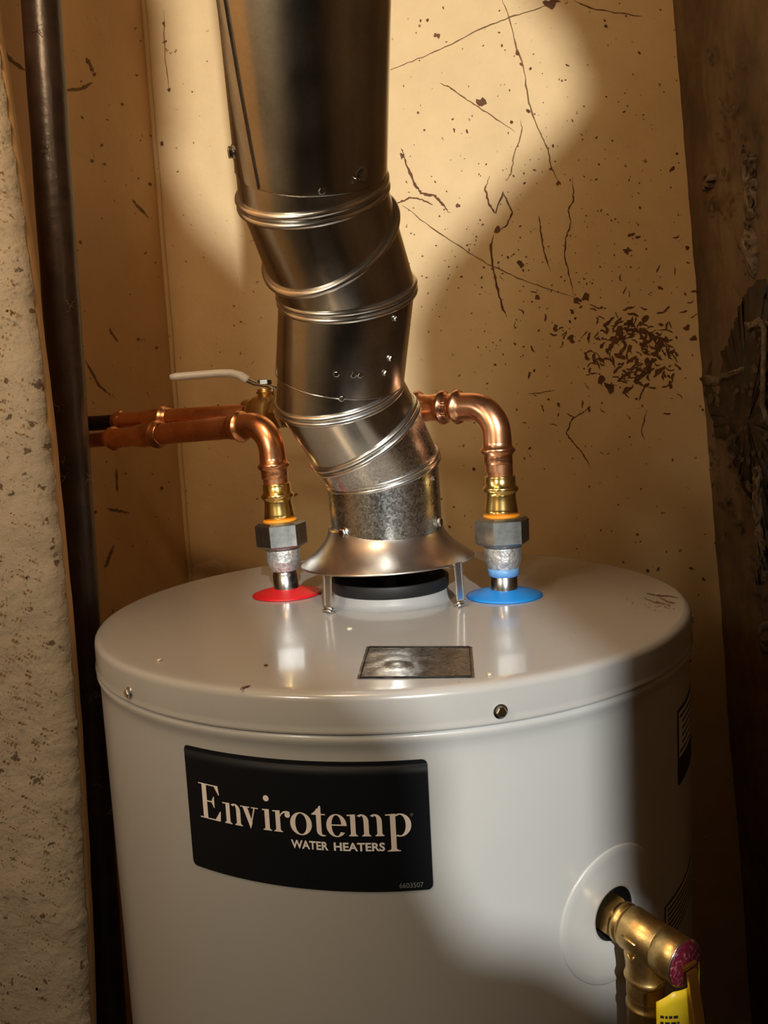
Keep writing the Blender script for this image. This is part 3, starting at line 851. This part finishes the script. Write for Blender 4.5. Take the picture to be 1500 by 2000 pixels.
g = G(); g.add(*lathe([(.0088, 0), (.0088, .12)], e_end - dhR2 * .003, dhR2, 24)); g.build('feed_tube', 'pipe_dark', cold, label='blackened feed tube')

# ball valve
valve = thing('ball_valve', tuple(VC), 'brass ball valve with white lever on cold line behind vent', 'valve')
g = G(); g.add(*lathe([(.0125, -.030), (.0160, -.0295), (.0160, -.018), (.0150, -.017), (.0185, -.012), (.0200, 0), (.0185, .012), (.0150, .017), (.0155, .018), (.0155, .029), (.0125, .030)], VC, dhR, 32))
g.build('valve_body', 'brass_cast', valve)
g = G(); g.add(*hexprism(VC - dhR * .0305, dhR, .0185, .011, (0, 0, 1), .15)); g.build('end_nut', 'brass_cast', valve, smooth=False)
UP = Vector((0, 0, 1))
stem_top = aty(517, 760, VC.y); hS = stem_top.z - VC.z
g = G(); g.add(*lathe([(.0085, .012), (.0085, .020), (.0100, .021), (.0100, hS - .003), (.0085, hS - .002), (.0085, hS)], VC, UP, 24)); g.build('stem', 'brass_cast', valve)
hp = [(546, 790), (543, 770), (536, 757), (520, 752), (500, 750), (484, 743), (468, 733), (452, 729), (430, 729), (380, 733), (332, 737)]
path = [aty(x, y, VC.y - .004 - .02 * (517 - x) / 190) for x, y in hp]
pp = []
for a, b_ in zip(path, path[1:]):
    pp += [a + (b_ - a) * (k / 4) for k in range(4)]
pp.append(path[-1])
g = G(); g.add(*sweep(pp[:22], .0055, 14, flat=(UP, .38))); lever = g.build('lever', 'steel', valve)
g = G(); g.add(*sweep(pp[20:], [.0058] * (len(pp) - 21) + [.004], 14, flat=(UP, .72))); g.build('lever_grip', 'white', lever, label='white plastic lever grip')
g = G(); g.add(*hexprism(aty(517, 752, VC.y - .004), UP, .0075, .0058, FRONT)); g.build('stem_nut', 'nut', valve, smooth=False)

# ================================================================== DRAFT HOOD
hz = H + .0345
hood = thing('draft_hood', (0, 0, H), 'flared sheet metal draft hood standing on strap legs over flue', 'draft hood')
HC = Vector((-.0012, 0, 0))
tilt = Vector((-.022, .0, 1)).normalized()
prof = [(.0770, .0000), (.0775, .0006), (.0765, .0016), (.0725, .0050), (.0675, .0085), (.0625, .0125), (.0580, .0170), (.0545, .0215), (.0520, .0260), (.0508, .0300), (.0505, .0330), (.0490, .0330), (.050, .026), (.056, .017), (.065, .0085), (.075, .0012)]
g = G(); g.add(*lathe(prof + [prof[0]], Vector((HC.x, HC.y, hz)), tilt, 96)); hs = g.build('flared_skirt', 'hood', hood)
feet = [Vector((-.0524, -.0490, H)), Vector((.0575, -.0520, H)), Vector((-.004, .072, H))]
for fp in feet:
    rad = Vector((fp.x - HC.x, fp.y, 0)).normalized(); tan = Vector((-rad.y, rad.x, 0))
    top = Vector((fp.x, fp.y, hz + .003)) - rad * .0015
    bot = Vector((fp.x, fp.y, H + .006))
    g = G(); w = .0047
    # channel strip: flat web with two rolled edges
    d = (bot - top)
    V = [top - tan * w, top + tan * w, bot + tan * w * .9, bot - tan * w * .9]
    g.add(*sheet(V, .0007, rad))
    for s in (-1, 1): g.add(*sweep([top + tan * w * s + rad * .0006, bot + tan * w * s * .9 + rad * .0006], .0009, 8))
    leg = g.build('leg', 'bead', hood, smooth=False)
    g = G(); loop = [bot + Vector((0, 0, -.0022)) + tan * (.0052 * math.cos(q)) + (rad * .8 + Vector((0, 0, .45))) * (.0036 * math.sin(q)) for q in lin(0, 2 * math.pi, 25)[:-1]]
    g.add(*sweep(loop, .0011, 8, closed=True))
    loop2 = [p + Vector((0, 0, -.0020)) + rad * .0012 for p in loop]
    g.add(*sweep(loop2, .0011, 8, closed=True))
    g.build('leg_foot', 'screw', leg)

# ================================================================== VENT
def px(x, y, d): return at(x, y, d)
P = [px(758, 1052, .682), px(746, 912, .674), px(712, 847, .653), px(662, 765, .628), px(677, 568, .588), px(643, 470, .561), px(610, 368, .5355)]
up_dir = (px(592, 0, .4553) - px(606, 333, .522)).normalized()
P.append(P[-1] + up_dir * .10)
RAD = [.0485, .0497, .0505, .0510, .0515, .0515, .0515, .0515]
SKEW = {2: (8, -10), 5: (11, 10)}
def axis(i): return (P[i + 1] - P[i]).normalized()
def plane(i):
    if i == 0: return axis(0)
    if i >= len(P) - 1: return axis(len(P) - 2)
    n_ = (axis(i - 1) + axis(i)).normalized()
    if i in SKEW:      # twisted gores: the seam plane is cut across the duct
        n_ = Matrix.Rotation(math.radians(SKEW[i][0]), 3, -c_f) @ (Matrix.Rotation(math.radians(SKEW[i][1]), 3, c_r) @ n_)
    return n_
def seam_curve(c, a, nrm, r, n=72):
    e1, e2, _ = frame(a, Vector((0, -1, 0)))
    out = []
    for k in range(n):
        q = 2 * math.pi * k / n; rv = e1 * (r * math.cos(q)) + e2 * (r * math.sin(q))
        out.append(c + rv - a * (rv.dot(nrm) / a.dot(nrm)))
    return out
def band(c0, n0, r0, c1, n1, r1, a, inset=0.):
    A = seam_curve(c0, a, n0, r0 - inset); B = seam_curve(c1, a, n1, r1 - inset); n = len(A); steps = 6
    V = []; Fc = []
    for s in range(steps + 1):
        t = s / steps; V += [A[k] * (1 - t) + B[k] * t for k in range(n)]
    for s in range(steps):
        for k in range(n):
            k2 = (k + 1) % n; Fc.append((s * n + k, s * n + k2, (s + 1) * n + k2, (s + 1) * n + k))
    return V, Fc
def beads(parent, i, r, offs, rad=.0023, proud=.0008, a=None):
    nrm = plane(i); a = a or (axis(i - 1) + axis(i)).normalized()
    for o in offs:
        c = P[i] + nrm * o
        g = G(); g.add(*sweep(seam_curve(c, a, nrm, r + proud, 96), rad, 10, closed=True)); g.build('seam_bead', 'bead', parent)
el1 = thing('vent_elbow', tuple(P[0]), 'galvanised adjustable elbow with spangled collar above draft hood', 'vent elbow')
g = G(); g.add(*band(P[0], axis(0), RAD[0], P[1], plane(1), RAD[1], axis(0))); g.build('collar', 'galv_s', el1)
g = G(); g.add(*band(P[1], plane(1), RAD[1], P[2], plane(2), RAD[2], axis(1))); g.build('gore', 'galv_s', el1)
g = G(); g.add(*band(P[2], plane(2), RAD[2], P[3], plane(3), RAD[3], axis(2))); g.build('gore', 'galv', el1)
mid = P[3] + axis(3) * ((P[4] - P[3]).length * .20)
g = G(); g.add(*band(P[3], plane(3), RAD[3], mid, axis(3), RAD[3] - .0006, axis(3))); g.build('crimped_end', 'galv', el1)
beads(el1, 1, RAD[1], (-.0022, .0022)); beads(el1, 2, RAD[2], (-.0026, .0026)); beads(el1, 3, RAD[3], (-.0024, .0024))
def vent_screw(parent, x, y, c, a, r, size=.0042):
    """screw head on a duct wall near a pixel: snap to the cylinder about (c, a)"""
    v = ray(x, y); w = CAM - c
    dv_ = v - a * v.dot(a); dw = w - a * w.dot(a)
    A = dv_.dot(dv_); B = 2 * dv_.dot(dw); C_ = dw.dot(dw) - r * r; D = B * B - 4 * A * C_
    t = (-B - math.sqrt(max(D, 0))) / (2 * A)
    p = CAM + v * t; rel = p - c; n_ = (rel - a * rel.dot(a)).normalized()
    return screw_head(parent, p - n_ * .0003, n_, size)
vent_screw(el1, 672, 1041, P[0], axis(0), .049, .0040); vent_screw(el1, 855, 1020, P[0], axis(0), .049, .0042); vent_screw(el1, 846, 934, P[0], axis(0), .0495, .0022)

el2 = thing('vent_elbow', tuple(P[3]), 'smooth galvanised adjustable elbow joining lower elbow to upper vent pipe', 'vent elbow')
lowc = P[3] + axis(3) * ((P[4] - P[3]).length * .17)
g = G(); g.add(*band(lowc, axis(3), RAD[4] + .0004, P[4], plane(4), RAD[4], axis(3)))
g.add(*sweep(seam_curve(lowc, axis(3), axis(3), RAD[4] + .0003, 96), .0005, 6, closed=True)); g.build('collar', 'galv', el2)
g = G(); g.add(*band(P[4], plane(4), RAD[4], P[5], plane(5), RAD[5], axis(4))); g.build('gore', 'galv', el2)
g = G(); g.add(*band(P[5], plane(5), RAD[5], P[6], plane(6), RAD[6], axis(5))); g.build('gore', 'galv', el2)
g = G(); g.add(*band(P[6], plane(6), RAD[6], P[7], axis(6), RAD[6] - .0004, axis(6))); g.build('crimped_end', 'galv', el2)
beads(el2, 4, RAD[4], (-.0026, .0026)); beads(el2, 5, RAD[5], (0,), .0030); beads(el2, 6, RAD[6], (-.0042, .0016))
for x, y in ((772, 622), (762, 700), (752, 728), (657, 730), (690, 732), (703, 732), (667, 778)):
    vent_screw(el2 if y < 770 else el1, x, y, P[3], axis(3), RAD[4] + .0004, .0021)

vp = thing('vent_pipe', tuple(P[6] + up_dir * .012), 'straight galvanised vent pipe with lap seam leaving upper elbow', 'vent pipe')
p0 = P[6] + up_dir * .0135
Lp = (ZC - p0.z) / up_dir.z - .02
e1, e2, _ = frame(up_dir, Vector((0, -1, 0)))
g = G(); g.add(*lathe([(.0506, .0004), (.0520, 0), (.0522, .001), (.0520, .004), (.0519, .10), (.0519, Lp), (.0500, Lp)], p0, up_dir, 96, hint=(0, -1, 0))); g.build('pipe_wall', 'galv', vp)
# lap seam running along the left side: a strip with a stepped edge
sv = aty(480, 200, 0)  # reference direction only
def on_pipe(x, y, off):
    v = ray(x, y); w = CAM - p0; a = up_dir
    dv_ = v - a * v.dot(a); dw = w - a * w.dot(a)
    A = dv_.dot(dv_); B = 2 * dv_.dot(dw); C_ = dw.dot(dw) - .0519 ** 2; D = max(0, B * B - 4 * A * C_)
    p = CAM + v * ((-B - math.sqrt(D)) / (2 * A)); rel = p - p0
    return math.atan2((rel - a * rel.dot(a)).dot(e2), (rel - a * rel.dot(a)).dot(e1))
th0 = on_pipe(505, 335, 0); th1 = on_pipe(440, 10, 0); tq = .115
V = []; Fc = []; nt_ = 12
sg = 1 if math.cos(on_pipe(520, 180, 0) - th0) and ((on_pipe(520, 180, 0) - th0 + math.pi) % (2 * math.pi) - math.pi) > 0 else -1
for j, t in enumerate((.001, .03, .06, .09, .12, .15, tq * 1.6, Lp)):
    for i in range(nt_ + 1):
        th = th0 + (th1 - th0) * min(1.6, t / tq) - sg * (.012 if i == 1 else .30 * i / nt_); rr = .0519 + (.0016 if 0 < i else -.0004) - (.0016 * max(0, (i - nt_ + 2) / 2))
        V.append(p0 + up_dir * t + e1 * (rr * math.cos(th)) + e2 * (rr * math.sin(th)))
n_s = nt_ + 1
for j in range(7):
    for i in range(nt_): Fc.append((j * n_s + i, j * n_s + i + 1, (j + 1) * n_s + i + 1, (j + 1) * n_s + i))
mesh('lap_seam', V, Fc, 'galv', vp, smooth=False)
for x, y, s in ((455, 297, .0040), (705, 340, .0040), (690, 352, .0020), (628, 372, .0022)):
    vent_screw(vp, x, y, p0, up_dir, .0520, s)

# ================================================================== OLD STEEL PIPE on the left
a = aty(80, 0, .03); b_ = aty(214, 2000, .03); dd = (a - b_).normalized()
bot = b_ - dd * (b_.z / dd.z); top = a + dd * ((ZC - a.z) / dd.z)
N = 240; path = [bot + (top - bot) * (i / (N - 1)) for i in range(N)]
rad = [.0163 + .0006 * noise.noise(Vector((i * .21, 2, 5))) for i in range(N)]
g = G(); g.add(*sweep(path, rad, 24))
ip = g.build('iron_pipe', 'iron', base=bot)
tag(ip, 'dark brown rusty iron pipe standing upright left of heater', 'pipe')
# dusty lint caught on it
lint = G()
for (x, y) in ((128, 930), (122, 905), (172, 935), (120, 1075), (124, 1095), (115, 795), (70, 55), (137, 600), (186, 1362), (176, 1360), (160, 1495), (190, 1530), (210, 1590), (183, 1880), (94, 800), (92, 290)):
    base_ = aty(x, y, .012)
    for k in range(5):
        p = base_.copy(); dirv = Vector((random.uniform(-1, 1), random.uniform(-.4, .1), random.uniform(-1, 1))).normalized(); pts = []
        for s in range(5):
            pts.append(p.copy()); p = p + dirv * .0018; dirv = (dirv + Vector((random.uniform(-.7, .7), random.uniform(-.3, .3), random.uniform(-.7, .7)))).normalized()
        lint.add(*sweep(pts, .00022, 4))
lint.build('cobweb_lint', 'scab', ip, kind='stuff')

# ================================================================== RELIEF VALVE and tag
na = PA / R; nrm = Vector((math.sin(na), -math.cos(na), 0)); tng = Vector((math.cos(na), math.sin(na), 0))
pc = cyl(PA, PZ - .002, 0)
rv = thing('relief_valve', tuple(pc), 'brass temperature relief valve screwed into port on heater side', 'valve')
vd = (nrm + Vector((0, 0, -.03))).normalized()
g = G(); g.add(*hexprism(pc - vd * .014, vd, .0140, .0185, (0, 0, 1), .10, .3)); g.build('inlet_hex', 'brass_cast', rv, smooth=False)
g = G(); g.add(*lathe([(.0110, .002), (.0128, .0030), (.0132, .0070), (.0124, .0078), (.0124, .0090), (.0132, .0098), (.0138, .0115), (.0138, .0340), (.0135, .0342), (.0135, .0348), (.0139, .0350), (.0141, .0490), (.0130, .0500)], pc, vd, 48, cap1=True))
bodyv = g.build('valve_body', 'brass_cast', rv)
ec = pc + vd * .0500
g = G(); g.add(*lathe([(.0138, 0), (.0140, .0006), (.0134, .0014), (.0001, .0016)], ec, vd, 48)); g.build('cap_disc', 'maroon', rv, label='maroon printed cap disc')
g = G(); g.add(*sweep([ec + frame(vd)[0] * (.0141 * math.cos(q)) + frame(vd)[1] * (.0141 * math.sin(q)) + vd * .0003 for q in lin(0, 2 * math.pi, 49)[:-1]], .0006, 6, closed=True)); g.build('cap_rim', 'screw', rv)
# outlet
oc = pc + vd * .0215; dn = Vector((0, 0, -1))
prof = [(.0128, .002), (.0126, .012), (.0118, .018), (.0116, .0235), (.0124, .0250), (.0130, .0265), (.0124, .0280), (.0114, .0292)]
for i in range(7): prof += [(.0111, .0300 + i * .0013), (.0116, .0306 + i * .0013)]
prof += [(.0112, .0400), (.0112, .0440), (.0121, .0446), (.0121, .0466), (.0112, .0472), (.0112, .062), (.0095, .0625), (.0090, .05)]
g = G(); g.add(*lathe(prof, oc, dn, 40)); g.build('outlet', 'brass_cast', rv)
# flow arrow cast on the body
sd = vd.cross(Vector((0, 0, 1))).normalized()
if sd.dot(CAM - pc) < 0: sd = -sd
fa = (sd + Vector((0, 0, -.10))).normalized()
ac = oc + fa * .0136
g = G(); g.add(*sweep([ac + Vector((0, 0, .004)) - vd * .006, ac + Vector((0, 0, .003)) + vd * .004], .0011, 8)); g.add(*sweep([ac - sd * .001 + Vector((0, 0, -.007)) - vd * .003, ac - sd * .0015 + Vector((0, 0, -.011)), ac - sd * .001 + Vector((0, 0, -.006)) + vd * .002], .0007, 8)); g.build('cast_arrow', 'brass_cast', bodyv)
# lever
lx = ec + vd * .003
lw = tng
g = G()
V = []; 
for t, o in ((.002, .0015), (.012, .003), (.030, .006), (.060, .010)):
    c0 = lx + dn * t + vd * o
    V += [c0 - lw * .0042, c0 + lw * .0042, c0 + lw * .0042 + vd * .0015, c0 - lw * .0042 + vd * .0015]
Fc = []
for j in range(3):
    for k in range(4):
        k2 = (k + 1) % 4; Fc.append((j * 4 + k, j * 4 + k2, (j + 1) * 4 + k2, (j + 1) * 4 + k))
Fc += [(0, 1, 2, 3), (15, 14, 13, 12)]
g.add(V, Fc); g.add(*sweep([lx + lw * -.006, lx + lw * .006], .0016, 10)); g.build('test_lever', 'brass', rv, smooth=False)

# yellow tag: a bent plastic sheet hung behind the lever
tc = ec + vd * .0035
def tagpt(s, h, o=0.):
    """s across (-1..1), h down in metres"""
    a = s * .95
    side = math.sin(a) * .024; back = -(1 - math.cos(a)) * .022
    p = tc + tng * (side + .001) + vd * (back + o) + dn * h
    return p
yt = thing('warning_tag', tuple(tagpt(0, .01)), 'yellow plastic warning tag bent around relief valve lever', 'tag')
V = []; Fc = []; ns, nh = 24, 12
for j in range(nh):
    for i in range(ns):
        s = -1 + 2 * i / (ns - 1)
        h0 = .013 if abs(s) < .55 else (.013 + (abs(s) - .55) * .016 if s < 0 else .013 - .012 * (s - .55))
        V.append(tagpt(s, h0 + (.085 - h0) * j / (nh - 1)))
for j in range(nh - 1):
    for i in range(ns - 1): Fc.append((j * ns + i, j * ns + i + 1, (j + 1) * ns + i + 1, (j + 1) * ns + i))
tg = mesh('tag_sheet', V, Fc, 'yellow', yt)
sm = tg.modifiers.new('thickness', 'SOLIDIFY'); sm.thickness = .0006
g = G()
for k in range(14):
    h = .028 + k * .0040
    for s0, s1 in ((-.93, -.40), (.35, .88)):
        s = s0
        while s < s1 - .04:
            L = random.uniform(.05, .14); e = min(s1, s + L)
            g.add([tagpt(s, h, .0009), tagpt(e, h, .0009), tagpt(e, h + .0018, .0009), tagpt(s, h + .0018, .0009)], [(0, 1, 2, 3)]); s = e + .035
g.build('tag_print', 'inkk', tg, smooth=False, kind='stuff')

# ================================================================== crumbs and scuffs on the lid
for i, (x, y, r, lab) in enumerate(((683, 1229, .0026, 'pale paint flake lying on lid near the rating plate'), (311, 1291, .0022, 'pale paint flake lying by the left lid rim'),
                                    (956, 1319, .0020, 'pale paint flake lying beside the right plate corner'), (519, 1301, .0016, 'tiny dark crumb lying on lid below the hot nipple'))):
    p = atz(x, y, H); pts = [Vector((p.x + r * random.uniform(.6, 1.1) * math.cos(k * 1.05), p.y + r * .8 * random.uniform(.6, 1.1) * math.sin(k * 1.05), H + .0003)) for k in range(6)]
    g = G(); g.add(*sheet(pts, .0008, (0, 0, 1))); o = g.build('paint_flake', 'flake' if i < 3 else 'mark', base=(p.x, p.y, H + .0003), smooth=False)
    tag(o, lab, 'flake', 'crumbs on the heater lid')
def onlid(x, y):
    p = atz(x, y, H); p.z = H + .0006; return p
g = G()
ribbon(g, jitter_poly([(1262, 1160), (1290, 1164), (1325, 1168)], 6, 1), 1.8, onlid); ribbon(g, jitter_poly([(1285, 1165), (1300, 1175), (1320, 1180)], 6, 1), 1.6, onlid); ribbon(g, jitter_poly([(1255, 1166), (1275, 1176), (1310, 1184)], 6, 1.2), 1.4, onlid)
for k in range(60): blot(g, random.gauss(1275, 22), random.gauss(1182, 9), random.choice((.8, 1.2, 1.6)), onlid, .5, 0, 5)
for k in range(50): blot(g, random.uniform(300, 1250), random.uniform(1180, 1335), random.choice((.7, .9, 1.2)), onlid, .5, 0, 5)
ribbon(g, jitter_poly([(468, 1350), (478, 1342), (490, 1341)], 4, 1), 2.2, onlid)
g.build('lid_scuffs', 'mark', lid, smooth=False, kind='stuff')
